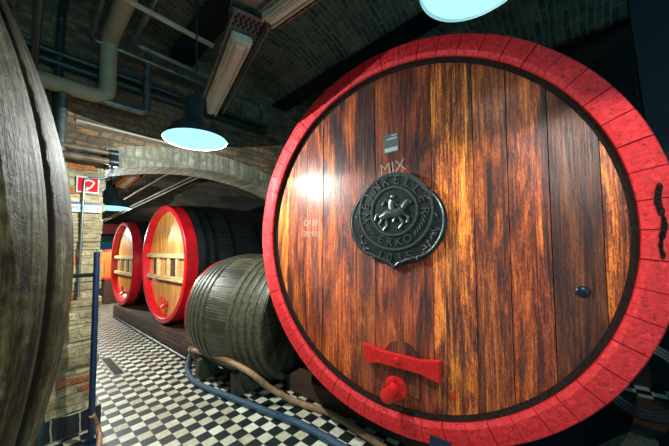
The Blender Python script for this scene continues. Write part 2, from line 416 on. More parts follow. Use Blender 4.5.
# brick pillar with black tiled foot
p = thing('brick_pillar', 'pale tan brick pillar with a black tiled foot at the left of the aisle', 'pillar', Matrix.Translation((.305, WY + .2, 0)))
bm = bmesh.new()
rows = 31
for k in range(rows):   # courses with slightly uneven faces
    z0 = .2 + k * .078; j = lambda: random.uniform(-.02, .008)
    box(bm, (-.27 + j(), -.2 + j(), z0), (.25 + j(), .2 + j(), z0 + .08), .006)
obj('shaft', bm, PILLAR, p)
obj('tiled_foot', boxes((-.3, -.235, 0), (.28, .235, .2), .008), BTILE, p)
# steel ceiling beams
def ibeam(x, w, z0, label):
    bm = bmesh.new(); y0, y1 = YB, WY
    box(bm, (x - w / 2, y0, z0), (x + w / 2, y1, z0 + .03)); box(bm, (x - .02, y0, z0 + .03), (x + .02, y1, z0 + .3))
    return tag(obj('steel_beam', bm, STEELB), label, 'beam', 'steel ceiling beams')
ibeam(1.23, .27, 4.0, 'black steel ceiling beam above the hanging lamp, left of the light fixtures')
ibeam(2.82, .27, 4.0, 'black steel ceiling beam running above the big red-rimmed cask')
ibeam(XBM, .2, 4.0, 'black steel ceiling beam at the top right corner beyond the big cask')
# brick plinth under the far casks
tag(obj('brick_plinth', boxes((1.78, 4.2, 0), (4.3, 9.9, .283), .02), PLINTH), 'low dark red brick plinth under the two far casks', 'plinth')

# ------------------------------------------------------------------ casks
def cask_matrix(c, tilt, roll=0): return Matrix.Translation(c) @ Matrix.Rotation(tilt, 4, 'Z') @ Matrix.Rotation(roll, 4, 'X')
def hull_prof(R, Rb, Ln, n=18, d0=0.0):
    return [(d0 + (Ln - 2 * d0) * k / n, R + (Rb - R) * (1 - (2 * (d0 + (Ln - 2 * d0) * k / n) / Ln - 1) ** 2)) for k in range(n + 1)]
def rad(R, Rb, Ln, d): return R + (Rb - R) * (1 - (2 * d / Ln - 1) ** 2)
def make_hull(R, Rb, Ln, m, parent, d0, inner):
    pr = hull_prof(R, Rb, Ln, 18, d0)
    pr = [(d0 + .02, inner)] + pr + [(Ln - d0, R - .08), (Ln - .09, R - .08), (Ln - .09, 0)]
    return obj('staves', lathe(pr, 128), m, parent, True)
def hoop(R, Rb, Ln, d, w, m, parent, t=.008):
    a, b2 = rad(R, Rb, Ln, d - w / 2), rad(R, Rb, Ln, d + w / 2)
    pr = [(d - w / 2, a - .01), (d - w / 2, a + t), (d, (a + b2) / 2 + t * 1.25), (d + w / 2, b2 + t), (d + w / 2, b2 - .01)]
    return obj('hoop', lathe(pr, 112, True), m, parent, True)
def head_planks(edges, tones, Rh, d, m, parent, thick=.05, gap=.0025):
    """round head of upright planks; edges in y, descending (left to right as seen)"""
    bm = bmesh.new(); lay = bm.loops.layers.float_color.new('tone'); lo = bm.loops.layers.float_color.new('offs')
    for i, (y0, y1) in enumerate(zip(edges, edges[1:])):
        a, b2 = y0 - gap, y1 + gap; a = min(a, Rh * .9995); b2 = max(b2, -Rh * .9995); k = 14
        ys = [a + (b2 - a) * j / k for j in range(k + 1)]
        top = [(y, math.sqrt(max(0, Rh * Rh - y * y))) for y in ys]
        pts = top + [(y, -z) for y, z in reversed(top)]
        pts = [q for j, q in enumerate(pts) if j == 0 or (Vector(q) - Vector(pts[j - 1])).length > 1e-5]
        dd = d + random.uniform(-.002, .002)
        fr = [bm.verts.new((dd, y, z)) for y, z in pts]; bk = [bm.verts.new((d + thick, y, z)) for y, z in pts]
        fs = [bm.faces.new(fr)]
        for j in range(len(pts)): fs.append(bm.faces.new((fr[j], fr[(j + 1) % len(pts)], bk[(j + 1) % len(pts)], bk[j])))
        of = (random.random(), random.random() * 8, random.random() * 8, 1)
        for f in fs:
            for l in f.loops: l[lay] = (*tones[i], 1); l[lo] = of
    f = lathe([(d + thick - .004, 0), (d + thick - .004, Rh)], 96, bm=bm)
    return obj('head', bm, m, parent)

# --- the big cask
RA, RBA, LA = 1.436, 1.555, 2.2
ROLL = math.radians(3.1)
A = thing('wine_cask', 'huge oak wine cask with a red rim and an iron crest plaque on its head', 'cask', cask_matrix((1.85, 1.075, 1.704), .116, ROLL))
make_hull(RA, RBA, LA, HULLD, A, .05, 1.40)
for d in (.2, .55, 1.65, 2.0): hoop(RA, RBA, LA, d, .09, HOOPB, A)
# rim: stave ends, 44 blocks with open seams
bm = bmesh.new(); nb = 58
for k in range(nb):
    g = .0014; a0 = 2 * PI * k / nb + g + random.uniform(0, .0015); a1 = 2 * PI * (k + 1) / nb - g
    j = random.uniform(-.0025, .0025); jr = random.uniform(-.0015, .0015)
    prof = [(.07, RA + jr), (.010 + j, RA + .010 + jr), (.0 + j, RA + .002 + jr), (-.002 + j, 1.37), (.0 + j, 1.335), (.014, 1.310), (.06, 1.305), (.11, 1.305)]
    sub = 4; rings = []
    for s in range(sub + 1):
        a = a0 + (a1 - a0) * s / sub
        rings.append([bm.verts.new((d, r * math.cos(a), r * math.sin(a))) for d, r in prof])
    for P_, Q_ in zip(rings, rings[1:]):
        for i in range(len(prof) - 1): bm.faces.new((P_[i], P_[i + 1], Q_[i + 1], Q_[i]))
    bm.faces.new(rings[0]); bm.faces.new(rings[-1])
obj('rim', bm, RED, A)
obj('rim_backing', lathe([(.02, 1.43), (.02, 1.325), (.1, 1.325)], 96), BLACKM, A)['label'] = 'black seams between the red stave ends'
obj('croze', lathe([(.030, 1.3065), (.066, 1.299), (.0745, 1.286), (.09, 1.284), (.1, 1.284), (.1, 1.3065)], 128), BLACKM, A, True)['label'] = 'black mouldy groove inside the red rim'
ey = [1.30, 1.135, .90, .70, .345, .165, -.29, -.565, -.76, -.965, -1.185, -1.30]
tn = [(1.8, 1.7, 1.2), (.95, .75, .7), (1.15, .8, .7), (1.15, .8, .65), (.6, .42, .45), (.78, .46, .45), (1.95, 1.95, 1.5), (1.0, .8, .7), (1.2, .85, .65), (.30, .24, .28), (1.8, 1.75, 1.3)]
head_planks(ey, tn, 1.300, .078, OAK, A)
HD = .078
# iron crest plaque
cy, cz = -.006, .10
def plaque_outline(sc_=1, n=96):
    pts = []
    for k in range(n):
        a = 2 * PI * k / n; x, y = math.sin(a), math.cos(a)   # x right, y up
        # body ellipse
        A_, B_, c0_ = .392, .335, -.015
        qa = (x / A_) ** 2 + (y / B_) ** 2; qb = -2 * y * c0_ / B_ ** 2; qc = (c0_ / B_) ** 2 - 1
        r1 = (-qb + math.sqrt(qb * qb - 4 * qa * qc)) / (2 * qa)
        c2_, R2 = .06, .305
        r2 = y * c2_ + math.sqrt(max(0, (y * c2_) ** 2 - c2_ ** 2 + R2 ** 2))
        da = abs(((a + PI) % (2 * PI)) - PI)
        r1 -= .05 * math.exp(-((da - .72) / .16) ** 2) + .02 * math.exp(-((da - 2.75) / .25) ** 2)
        r = max(r1, r2) + .035 * math.exp(-((da - PI) / .07) ** 2)
        pts.append((cy - x * r * sc_, cz + y * r * sc_))
    return pts
pl = obj('crest_plaque', plate(plaque_outline(), HD - .032, HD + .002, .012), IRON, A); pl['label'] = 'dark cast iron crest plaque with raised lettering'
rcz = cz + .065
bm = bmesh.new()
for r, w in ((.295, .011), (.185, .011)):
    lathe([(HD - .03, r - w), (HD - .045, r - w * .5), (HD - .045, r + w * .5), (HD - .03, r + w)], 72, True, bm=bm, off=(0, cy, rcz))
po = plaque_outline(.945); tube([(HD - .033, y, z) for y, z in po + po[:1]], .008, 8, bm)
obj('raised_border', bm, IRONH, pl, True)
bm = bmesh.new()
def arc_text(s, r, a0, a1, size, y0, z0, flip=False):
    for i, ch in enumerate(s):
        a = a0 + (a1 - a0) * (i / (len(s) - 1))
        x, y = math.sin(a) * r, math.cos(a) * r
        obj('raised_letter', text_bm(ch, size, .008, mw=facing(y0 - x, z0 + y, HD - .034, -a + (PI if flip else 0))), IRONH, pl)
arc_text('WEINKELLER', .24, math.radians(-100), math.radians(92), .095, cy, rcz)
arc_text('ERKO', .24, math.radians(206), math.radians(152), .085, cy, rcz, True)
arc_text('1035', .325, math.radians(200), math.radians(158), .09, cy, rcz - .035, True)
bm = bmesh.new()    # foliage ornament and wheat ears in relief
def blob(bm, y, z, ry, rz, rot=0, dx=.012):
    r = bmesh.ops.create_uvsphere(bm, u_segments=8, v_segments=6, radius=1)
    M = Matrix.Translation((HD - .033, y, z)) @ Matrix.Rotation(rot, 4, 'X') @ Matrix.Diagonal((dx, ry, rz, 1))
    bmesh.ops.transform(bm, matrix=M, verts=r['verts'])
random.seed(3)
for k in range(60):
    a = math.radians(random.uniform(48, 312)); rr = random.uniform(.315, .345) if not (100 < math.degrees(a) < 260) else random.uniform(.325, .36)
    if 150 < math.degrees(a) < 210: continue
    y, z = cy - math.sin(a) * rr, cz + math.cos(a) * rr
    y = y * .96; blob(bm, y, z + .01, .007, .022, random.uniform(0, PI))
for sgn in (-1, 1):
    for k in range(6):
        a = math.radians(sgn * (100 + k * 7)); blob(bm, cy - math.sin(a) * .24, rcz + math.cos(a) * .24, .006, .03, a + .9)
obj('relief_foliage', bm, IRONH, pl, True)
bm = bmesh.new()    # a horseman in relief
H = lambda u, v: (HD - .036, cy - u, rcz + v)
tube([H(-.10, -.05), H(-.04, -.015), H(.03, -.02), H(.075, .01)], lambda t: .030 + .012 * math.sin(PI * t), 10, bm)
tube([H(.06, .0), H(.095, .05), H(.12, .075)], .019, 8, bm); tube([H(.11, .08), H(.145, .055)], .014, 8, bm)
for a, b2, c in (((-.09, -.06), (-.12, -.1), (-.09, -.14)), ((-.06, -.06), (-.05, -.11), (-.08, -.145)), ((.04, -.04), (.08, -.09), (.05, -.13)), ((.07, -.02), (.12, -.05), (.11, -.09))):
    tube([H(*a), H(*b2), H(*c)], .011, 8, bm)
tube([H(-.1, -.03), H(-.14, -.02), H(-.155, -.07)], .01, 8, bm)
tube([H(-.01, .0), H(-.015, .06), H(-.005, .085)], .024, 8, bm); tube([H(0, .07), H(.04, .04), H(.07, .05)], .01, 8, bm)
tube([H(-.02, .07), H(-.06, .09), H(-.09, .05)], .011, 8, bm); tube([H(0, -.01), H(.02, -.05), H(.0, -.08)], .013, 8, bm)
blob(bm, cy + .005, rcz + .115, .021, .024, 0, .02); 
obj('horseman_relief', bm, IRONH, pl, True)
# paper label, chalk
lb = obj('paper_label', boxes((HD - .004, .024 - .064, .715 - .076), (HD + .001, .024 + .064, .715 + .076), 0), LABEL, A)
lb.data.transform(Matrix.Translation((0, .024, .715)) @ Matrix.Rotation(-.055, 4, 'X') @ Matrix.Translation((0, -.024, -.715)))
for ya, yb_, za, zb_ in ((-.055, .055, -.068, -.036), (-.055, .03, .03, .04), (-.055, -.01, .055, .062)):
    q = obj('print_strip', boxes((HD - .0055, .024 + ya, .715 + za), (HD - .004, .024 + yb_, .715 + zb_)), LABELW, lb); q.data.transform(Matrix.Translation((0, .024, .715)) @ Matrix.Rotation(-.055, 4, 'X') @ Matrix.Translation((0, -.024, -.715)))
obj('chalk_word', text_bm('MIX', .125, .001, mw=facing(.012, .515, HD - .002, .10)), CHALK, A)['label'] = 'the word MIX written in chalk'
obj('chalk_note', text_bm('CH BF', .085, .001, mw=facing(.845, .10, HD - .002, -.02, .75)), CHALK, A)['label'] = 'upper line of faint chalk writing'
obj('chalk_note', text_bm('2019/15', .075, .001, mw=facing(.83, -.005, HD - .002, -.03, .85)), CHALK, A)['label'] = 'lower line of faint chalk writing'
# manway door with its crossbar
yb, zb = -.05, -.945
dr = [(yb + .135 * math.cos(PI * k / 16), zb + .0 + .135 * math.sin(PI * k / 16)) for k in range(17)] + [(yb - .135, -1.19), (yb + .135, -1.19)]
dbm = plate(dr, HD - .01, HD + .004, .004); la = dbm.loops.layers.float_color.new('tone'); lo_ = dbm.loops.layers.float_color.new('offs')
for f in dbm.faces:
    for l in f.loops: l[la] = (.55, .4, .4, 1); l[lo_] = (.3, 2.2, 5.1, 1)
obj('manway_door', dbm, OAK, A)
ol = []
for k in range(25):
    t = k / 24; y = .29 - .58 * t; h = .042 + .03 * max(0, (abs(2 * t - 1) - .55) / .45) ** 1.0
    ol.append((yb + y, zb + h))
ol = ol + [(y, 2 * zb - z) for y, z in reversed(ol)]
cb = obj('crossbar', plate(ol, HD - .06, HD - .012, .008), RED2, A); cb['label'] = 'red bow-tie shaped bar across the small door'
bm = lathe([(HD - .075, 0), (HD - .075, .02), (HD - .06, .028)], 6, off=(0, yb + .015, zb + .005)); obj('bolt', bm, RED2, cb)
# tap with bolted flange
ty, tz = -.01, -1.155
bm = lathe([(HD - .03, 0), (HD - .03, .072), (HD - .022, .085), (HD, .085)], 28, off=(0, ty, tz)); tp = obj('bung_flange', bm, RED2, A, True); tp['label'] = 'red bolted flange of the outlet'
bm = tube([(HD - .03, ty, tz), (HD - .09, ty + .012, tz - .01), (HD - .14, ty + .02, tz - .015)], .042, 16)
lathe([(HD - .155, 0), (HD - .155, .032), (HD - .145, .05), (HD - .11, .05), (HD - .105, .04)], 20, off=(0, ty + .02, tz - .015), bm=bm)
obj('outlet_cap', bm, RED2, tp, True)
for k in range(6):
    a = 2 * PI * k / 6 + .3
    obj('flange_bolt', lathe([(HD - .045, 0), (HD - .045, .012), (HD - .028, .013)], 6, off=(0, ty + .067 * math.cos(a), tz + .067 * math.sin(a))), RED2, tp)
obj('peg', tube([(HD + .0, -.415, -1.10), (HD - .03, -.415, -1.10)], .016, 10), RED2, A)['label'] = 'small red peg low on the head'
obj('iron_plug', lathe([(HD - .012, 0), (HD - .011, .02), (HD - .005, .03), (HD, .034)], 14, off=(0, -1.09, -.335)), BLUEIRON, A, True)
obj('rim_tag', boxes((-.008, -.275, -1.435), (0.0, -.405, -1.352), 0), POSTB, A)['label'] = 'small navy blue tag on the red rim'
# burn mark on the rim
bm = bmesh.new(); random.seed(5)
for k in range(15):
    t = k / 14; blob_r = .006 + .010 * random.random() * (1 - t * .4)
    r = bmesh.ops.create_circle(bm, cap_ends=True, segments=9, radius=1)
    M = Matrix.Translation((-.0085, -1.372 + .008 * math.sin(9 * t), .20 - .32 * t)) @ Matrix(((0, 0, 1, 0), (blob_r, 0, 0, 0), (0, .022, 0, 0), (0, 0, 0, 1)))
    bmesh.ops.transform(bm, matrix=M, verts=r['verts'])
obj('burn_mark', bm, BLACKM, A)['label'] = 'charred black streak on the red rim'

# --- two far red rimmed casks
def red_cask(c, R, Rb, Ln, tilt, label, seed):
    random.seed(seed)
    o = thing('wine_cask', label, 'cask', cask_matrix(c, tilt, math.radians(1.5)), 'red rimmed casks on the brick plinth')
    make_hull(R, Rb, Ln, HULLD, o, .17, R - .08)
    pr = [(.18, rad(R, Rb, Ln, .18) + .004), (.0, R + .004), (-.012, R - .02), (-.012, R - .07), (.0, R - .082), (.12, R - .095), (.16, R - .095), (.18, R - .08)]
    obj('rim', lathe(pr, 128, True), REDR, o, True)
    for d in (.34, .5, .85, 1.45, 1.8): hoop(R, Rb, Ln, d, .08, HOOPB, o)
    Rh = R - .094; n = 13
    e = [Rh - 2 * Rh * k / n for k in range(n + 1)]
    head_planks(e, [(random.uniform(.75, 1.05),) * 3 for _ in range(n)], Rh, .12, LOAK, o)
    for z in (.14, -.29):
        w = math.sqrt(Rh * Rh - z * z) * .985
        b2 = obj('batten', boxes((.045, -w, z - .045), (.12, w, z + .045), .012), BATTEN, o)
    # small square door between the battens, with posts and dark recess panels
    for y in (.42, -.12, -.52): obj('upright', boxes((.06, y - .04, -.245), (.12, y + .04, .095), .006), BATTEN, o)
    for y0, y1 in ((-.48, -.16), (.46, .7)): obj('recess_panel', boxes((.10, y0, -.245), (.119, y1, .095)), TIMBER, o)['label'] = 'dark brown panel between the battens'
    v = obj('tap', tube([(.12, 0, -.80), (.06, 0, -.80), (.0, 0, -.84)], .04, 12), RED2, o)
    obj('valve_wheel', lathe([(.04, .085), (.03, .1), (.04, .115), (.05, .1)], 24, True, off=(0, 0, -.72)), RED2, v, True)
    obj('valve_stem', tube([(.04, -.1, -.72), (.04, .1, -.72)], .012, 8, tube([(.04, 0, -.84), (.04, 0, -.62)], .012, 8)), RED2, v)
    return o
red_cask((1.81, 6.06, 1.45), 1.10, 1.165, 2.2, .04, 'red rimmed cask with pale battened head, nearer of the two far ones', 11)
red_cask((1.83, 9.33, 1.44), 1.10, 1.155, 2.2, .03, 'red rimmed cask with pale battened head, farther one beside the blue end wall', 12)

# --- small dark hooped cask lying in front
DN, DF = Vector((2.35, 2.70, .765)), Vector((2.10, 3.90, .825))
ax = (DF - DN).normalized(); Ld = 1.31
zx = Vector((0, 0, 1)); yl = zx.cross(ax).normalized(); zl = ax.cross(yl)
MD = Matrix((ax, yl, zl)).transposed().to_4x4(); MD.translation = DN
D = thing('hooped_cask', 'smaller mossy grey green cask bound with many iron hoops, lying beside the big cask', 'cask', MD)
RD, RBD = .665, .765
pr = [(.05, 0), (.05, RD - .05), (0, RD - .035)] + hull_prof(RD, RBD, Ld, 16) + [(Ld, RD - .035), (Ld - .05, RD - .05), (Ld - .05, 0)]
obj('staves', lathe(pr, 96), HULLG, D, True)
for d in (.035, .13, .225, .32, .41, .88, .98, 1.08, 1.17, 1.26): hoop(RD, RBD, Ld, d, .055, HOOPG, D, .013)
obj('far_rim', lathe([(Ld - .015, RD - .03), (Ld + .012, RD - .03), (Ld + .012, RD + .016), (Ld - .015, RD + .016)], 96, True), REDR, D, True)['label'] = 'red painted far rim'
obj('bung_tag', boxes((.40, -.02, RBD - .01), (.41, .03, RBD + .075)), IRON, D)

# --- foreground upright cask at the left
EC = Vector((-.613, 1.478, 0))
E = thing('upright_cask', 'weathered olive brown upright cask of vertical staves filling the left edge', 'cask', Matrix.Translation(EC))
def er(z): return .75 - .235 * (z - 1.56) ** 2
bm = bmesh.new(); ns = 20; sub = 10; zs = [.42 + (2.72 - .42) * k / 30 for k in range(31)]
aE = math.atan2(-EC.x, -EC.y); rings = []
for z in zs:
    ring = []
    for k in range(ns * sub):
        t = (k % sub) / sub; e = min(t, 1 - t) * 2
        a = 2 * PI * k / (ns * sub) + math.radians(7.2)
        r = er(z) - .012 * math.exp(-(e / .16) ** 2)
        ring.append(bm.verts.new((r * math.sin(a), r * math.cos(a), z)))
    rings.append(ring)
for P_, Q_ in zip(rings, rings[1:]):
    for k in range(ns * sub):
        j = (k + 1) % (ns * sub); bm.faces.new((P_[k], P_[j], Q_[j], Q_[k]))
bm.faces.new(rings[0])
obj('staves', bm, HULLE, E, True)
obj('lid', lathe([(2.66, .4), (2.68, .38), (2.68, 0)], 64, axis='z'), HULLE, E)
for z in (.5, .72, 2.5, 2.66):
    r = er(z); obj('hoop', lathe([(z - .03, er(z - .03)), (z - .03, er(z - .03) + .01), (z + .03, er(z + .03) + .01), (z + .03, er(z + .03))], 80, True, 'z'), HOOPB, E, True)
tag(obj('cask_stand', boxes((EC.x - .38, EC.y - .38, 0), (EC.x + .38, EC.y + .38, .42), .02), TIMBER), 'dark timber stand under the upright cask at the left', 'stand')
# --- far cask head across the aisle end
G = thing('round_cask', 'round orange brown cask head with a dark red edge before the navy panel', 'cask', cask_matrix(at(108.5, 264.5, y=12.5), math.radians(60), 0))
gr = .52
obj('staves', lathe([(.03, gr - .06), (0, gr - .05), (0, gr), (.5, gr + .05), (1.0, gr), (1.0, 0)], 64), HULLD, G, True)
obj('rim', lathe([(.02, gr + .01), (-.01, gr + .01), (-.01, gr - .05), (.02, gr - .06)], 64), REDR, G, True)
head_planks([gr * .93 - 2 * gr * .93 * k / 8 for k in range(9)], [(.75, .5, .35)] * 8, gr * .93, .02, LOAK, G)

tag(obj('cask_stand', boxes((G.location.x - .1, 12.45, 0), (G.location.x + 1.0, 13.6, max(.1, G.location.z - .53)), .02), TIMBER), 'dark timber stand carrying the round orange brown cask at the far end', 'stand')
# ------------------------------------------------------------------ timber, chocks, floor things
def rail(x0, x1, y0, y1, z1, label, name='timber_rail'):
    return tag(obj(name, boxes((x0, y0, 0), (x1, y1, z1), .012), TIMBER), label, 'timber', 'timber rails under the big cask')
rail(2.12, 2.32, -.75, 2.72, .185, 'dark brown timber rail on the tiles under the front of the big cask')
rail(3.55, 3.75, -.75, 2.7, .175, 'dark brown timber rail under the back of the big cask')
tag(obj('timber_rail', boxes((2.0, 3.0, 0), (2.55, 3.14, .075), .01), TIMBER), 'short dark timber bearer under the small hooped cask near end', 'timber')
tag(obj('timber_rail', boxes((1.85, 3.6, 0), (2.4, 3.74, .075), .01), TIMBER), 'short dark timber bearer under the small hooped cask far end', 'timber')
def chock(x, y, w, h, label):
    bm = bmesh.new(); box(bm, (x - w / 2, y - w / 2, 0), (x + w / 2, y + w / 2, h), .01)
    pts = [(x + w / 2, 0), (x + w / 2, h * .85), (x + w / 2 + .22, 0)]
    a = [bm.verts.new((px, y - w * .4, pz)) for px, pz in pts]; b2 = [bm.verts.new((px, y + w * .4, pz)) for px, pz in pts]
    bm.faces.new(a); bm.faces.new(b2[::-1])
    for i in range(3): bm.faces.new((a[i], a[(i + 1) % 3], b2[(i + 1) % 3], b2[i]))
    return tag(obj('wooden_chock', bm, CHOCKM), label, 'chock')
chock(1.70, 3.07, .11, .25, 'grey wooden block wedging the small hooped cask, in front of the tan hose')
chock(1.64, 3.85, .12, .24, 'dark wooden block by the blue hose bend, under the far end of the hooped cask')
# floor drain
dA, dB, dD, dC = at(101, 360, z=0), at(110, 358, z=0), at(123.5, 374, z=0), at(115, 376, z=0)
x0, x1, y0, y1 = .925, 1.025, 4.88, 5.84
g = thing('floor_drain', 'long black drain grating set in the checkered floor', 'drain', Matrix.Translation((x0, y0, 0)))
bm = bmesh.new(); w, l = x1 - x0, y1 - y0
box(bm, (-.015, -.015, 0), (0, l + .015, .006)); box(bm, (w, -.015, 0), (w + .015, l + .015, .006)); box(bm, (0, -.015, 0), (w, 0, .006)); box(bm, (0, l, 0), (w, l + .015, .006))
obj('drain_frame', bm, DRAINE, g)
bm = boxes((0, 0, 0), (w, l, .002))
for k in range(24): box(bm, (0, l * k / 24, .001), (w, l * k / 24 + .018, .005))
obj('grating', bm, DRAIN, g)
# hoses
hb = [at(116, 316, z=.03), at(128, 324, z=.03), at(145, 333, z=.03), at(168, 345, z=.03), at(186, 354, z=.03), at(191, 358, z=.03)]
hb = [Vector((min(q.x, 1.73), q.y, q.z)) for q in hb]
tag(obj('hose', tube(smoothpath(hb), .024, 10), HOSEK), 'thin black hose lying along the foot of the brick plinth', 'hose')
pts = [(191, 353, .07), (188.5, 361, .04), (187.5, 369, .03), (192, 379, .03), (204, 387, .03), (232, 398, .03), (263, 410, .03), (297, 423, .03), (321, 435, .03), (338, 445, .03), (360, 458, .03)]
tag(obj('hose', tube(smoothpath([at(a, b2, z=c) for a, b2, c in pts]), .033, 12), HOSEB), 'blue hose bending across the checkered floor in front of the casks', 'hose')
pts = [(192, 349.5, 1.73), (205, 353, 1.62), (222, 358, 1.58), (249, 372, 1.60), (273, 390, 1.80), (300, 406, 1.97), (331, 417, 2.03), (362, 435, 1.99), (385, 449, 1.95)]
hh = thing('hose', 'tan brown hose with a brass end, above the blue hose beside the hooped cask', 'hose')
pp = [at(a, b2, x=c) for a, b2, c in pts]
for q in pp: q.z = max(q.z, .036)
pp = smoothpath(pp)
obj('tube', tube(pp, .03, 12), HOSEN, hh)
obj('end_fitting', tube([pp[0] + (pp[0] - pp[1]).normalized() * .06, pp[0] + (pp[1] - pp[0]).normalized() * .05], .042, 14), BRASS, hh)
pts = [(92, 415, .25), (96, 424, .12), (99, 434, .04), (99, 445, .03), (95, 460, .03)]
tag(obj('hose', tube(smoothpath([at(a, b2, z=c) for a, b2, c in pts]), .022, 10), HOSEN), 'short brown hose hanging at the foot of the navy post', 'hose')
# navy post with brackets
pb = at(91, 436, y=3.32); pt = at(97, 252, y=3.32)
po_ = thing('post', 'slim navy blue steel post standing before the brick pillar', 'post', Matrix.Translation((pb.x, 3.32, 0)))
obj('upright', tube([(0, 0, 0), (pt.x - pb.x, 0, pt.z)], .023, 16), POSTB, po_, True)
obj('foot_plate', boxes((-.07, -.07, 0), (.07, .07, .012), .003), POSTB, po_)
z2 = at(88, 275, y=3.36).z
obj('bracket', tube([(pt.x - pb.x, 0, z2), (-.19, .06, z2 - .0)], .018, 8), BLACKP, po_)
z3 = at(72, 272, y=3.5).z
obj('bracket', tube([(-.19, .06, z2), (-.26, .1, z2 + .09)], .014, 8), BLACKP, po_)
# right corner: coiled hose and timber off-cuts
bm = bmesh.new()
cc = at(643, 384, x=2.86); cc.z -= .42
for k in range(3):
    R_ = .20 + .02 * k
    tube([cc + Vector((.1 + R_ * .25 * math.cos(a), R_ * math.sin(a), .42 + R_ * math.cos(a))) for a in [2 * PI * j / 40 for j in range(41)]], .02, 8, bm)
tag(obj('coiled_hose', bm, BLACKP), 'coil of dark hose in the gloom right of the big cask', 'hose')
tag(obj('floor_shade_board', boxes((2.36, -1.6, 0), (3.5, .95, .03), .005), DARKN), 'added blue black board standing in for shade on the floor in the bottom right corner behind the big cask', 'board')  # dark sheet added over the tiles to imitate shade
for (a, b2, lab) in ((2.72, -.05, 'splintered pale timber offcut on the floor under the right side of the big cask'), (2.5, -.55, 'dark timber offcut lying in the bottom right corner')):
    bm = boxes((0, 0, 0), (.5, .14, .09), .012, Matrix.Translation((a, b2, .031)) @ Matrix.Rotation(-.5, 4, 'Z'))
    tag(obj('timber_offcut', bm, CHOCKM if 'pale' in lab else TIMBER), lab, 'timber')

# ------------------------------------------------------------------ lamps
def lamp(px, py, depth, label, zc=4.1, pos=None, power=72, glow=.25):
    d = FW + RT * ((px - CX) / F) + UP * ((CY - py) / F)
    P_ = pos or (O + d * depth)
    o = thing('pendant_lamp', label, 'lamp', Matrix.Translation(P_), 'enamel pendant lamps')
    r = .25
    obj('shade', lathe([(.0, r), (.025, r * .97), (.10, r * .74), (.16, r * .46), (.19, r * .36), (.36, r * .33), (.40, r * .2), (.42, 0)], 48, axis='z'), ENAMEL, o, True)
    obj('reflector', lathe([(.0, r * .995), (.02, r * .95), (.09, r * .70), (.15, r * .42), (.16, 0)], 48, axis='z'), ENAMW, o, True)
    obj('diffuser', lathe([(.012, r * .955), (-.004, r * .9), (-.018, r * .7), (-.026, r * .4), (-.028, 0)], 48, axis='z'), GLOW, o, True)
    lp = bpy.data.lights.new('glow', 'POINT'); lp.energy = power * glow; lp.color = (.82, .98, 1.0); lp.shadow_soft_size = 0
    lg = bpy.data.objects.new('glow', lp); col.objects.link(lg); lg.parent = o; lg.location = (0, 0, -.10)
    li = bpy.data.lights.new('bulb', 'SPOT'); li.energy = power; li.color = (1.0, .95, .88); li.shadow_soft_size = 0; li.spot_size = math.radians(163); li.spot_blend = .12
    lo2 = bpy.data.objects.new('bulb', li); col.objects.link(lo2); lo2.parent = o; lo2.location = (0, 0, -.06)
    obj('suspension', tube([(0, 0, .40), (0, 0, zc - P_.z)], .008, 8), DPIPE, o)
    return o
lamp(196, 140.5, 2.38, 'round lit enamel lamp hanging below the end of the long light fixture', 4.05, glow=.95)
lamp(477, -23, 1.24, 'large bright round lamp at the top edge above the big cask', 4.2, power=2)
lamp(110.5, 208, 4.1, 'small black shaded lamp lit beside the brick pillar under the arch', 3.2, glow=1.2)
lamp(0, 0, 0, 'round enamel lamp over the aisle opposite the right half of the big cask', 4.2, Vector((.48, -.43, 2.68)), power=78, glow=.03)
lamp(0, 0, 0, 'added enamel lamp lighting the far aisle beyond both red rimmed casks', 3.3, Vector((.95, 11.0, 2.5)), power=230, glow=.5)  # extra lamp put in to brighten the far panels and floor

# ------------------------------------------------------------------ light fixtures on trays
def fixture(a, b2, w, label, m1, perf=True, name='strip_light'):
    a, b2 = Vector(a), Vector(b2); d = b2 - a; Ln = d.length; x = d.normalized(); y = Vector((0, 0, 1)).cross(x).normalized(); z = x.cross(y)
    M = Matrix((x, y, z)).transposed().to_4x4(); M.translation = a
    o = thing(name, label, 'light fixture', M, None)
    bm = bmesh.new()
    box(bm, (0, -w * .5, .05), (Ln, w * .5, .06))
    for s in (-1, 1): box(bm, (0, s * w * .5 - .006, 0), (Ln, s * w * .5 + .006, .06))
    obj('tray', bm, STEEL, o)
    if perf:      # pierced strips along the edge and end of the tray
        bm = bmesh.new(); n = int(Ln / .045)
        for k in range(n): box(bm, (Ln * k / n + .006, w * .37, .042), (Ln * k / n + .032, w * .45, .0495))
        for k in range(6):
            for j in range(4): box(bm, (Ln - .16 + j * .036, -w * .42 + k * w * .145 + (j % 2) * .012, .042), (Ln - .135 + j * .036, -w * .42 + k * w * .145 + .022 + (j % 2) * .012, .0495))
        obj('pierced_slots', bm, BLACKP, o)
    e = Ln - (.2 if perf else .02)
    bm = bmesh.new(); box(bm, (.0, -w * .38, -.025), (e, w * .26, .045), .012)
    for s in (-.3, .18): box(bm, (.0, w * s - .008, -.045), (e - .02, w * s + .008, -.02), .004)
    obj('housing', bm, m1, o)
    obj('tube_cover', boxes((.03, -w * .20, -.05), (e - .05, w * .08, -.02), .012), TUBE, o)
    return o
fixture(at(211, 112, z=3.35), at(252, 22, z=3.35), .27, 'long strip light on a pierced steel tray above the hanging lamp', TROUGH)
fixture(at(268, 21, z=3.42), at(322, -18, z=3.42), .20, 'second strip light at the top edge, next on the tray from the long one', TROUGH, False)
tag(obj('pierced_bracket', boxes((-.11, -.16, 0), (.11, .16, .02), 0, Matrix.Translation(at(248, 3, z=3.45)) @ Matrix.Rotation(-.3, 4, 'Z')), STEEL), 'grey steel joint plate between the two strip lights', 'bracket')
fixture(at(122, 186, z=2.62), at(137, 172, z=2.72), .22, 'short orange brown strip light beyond the arch beside the pillar', ORANGEW, False)

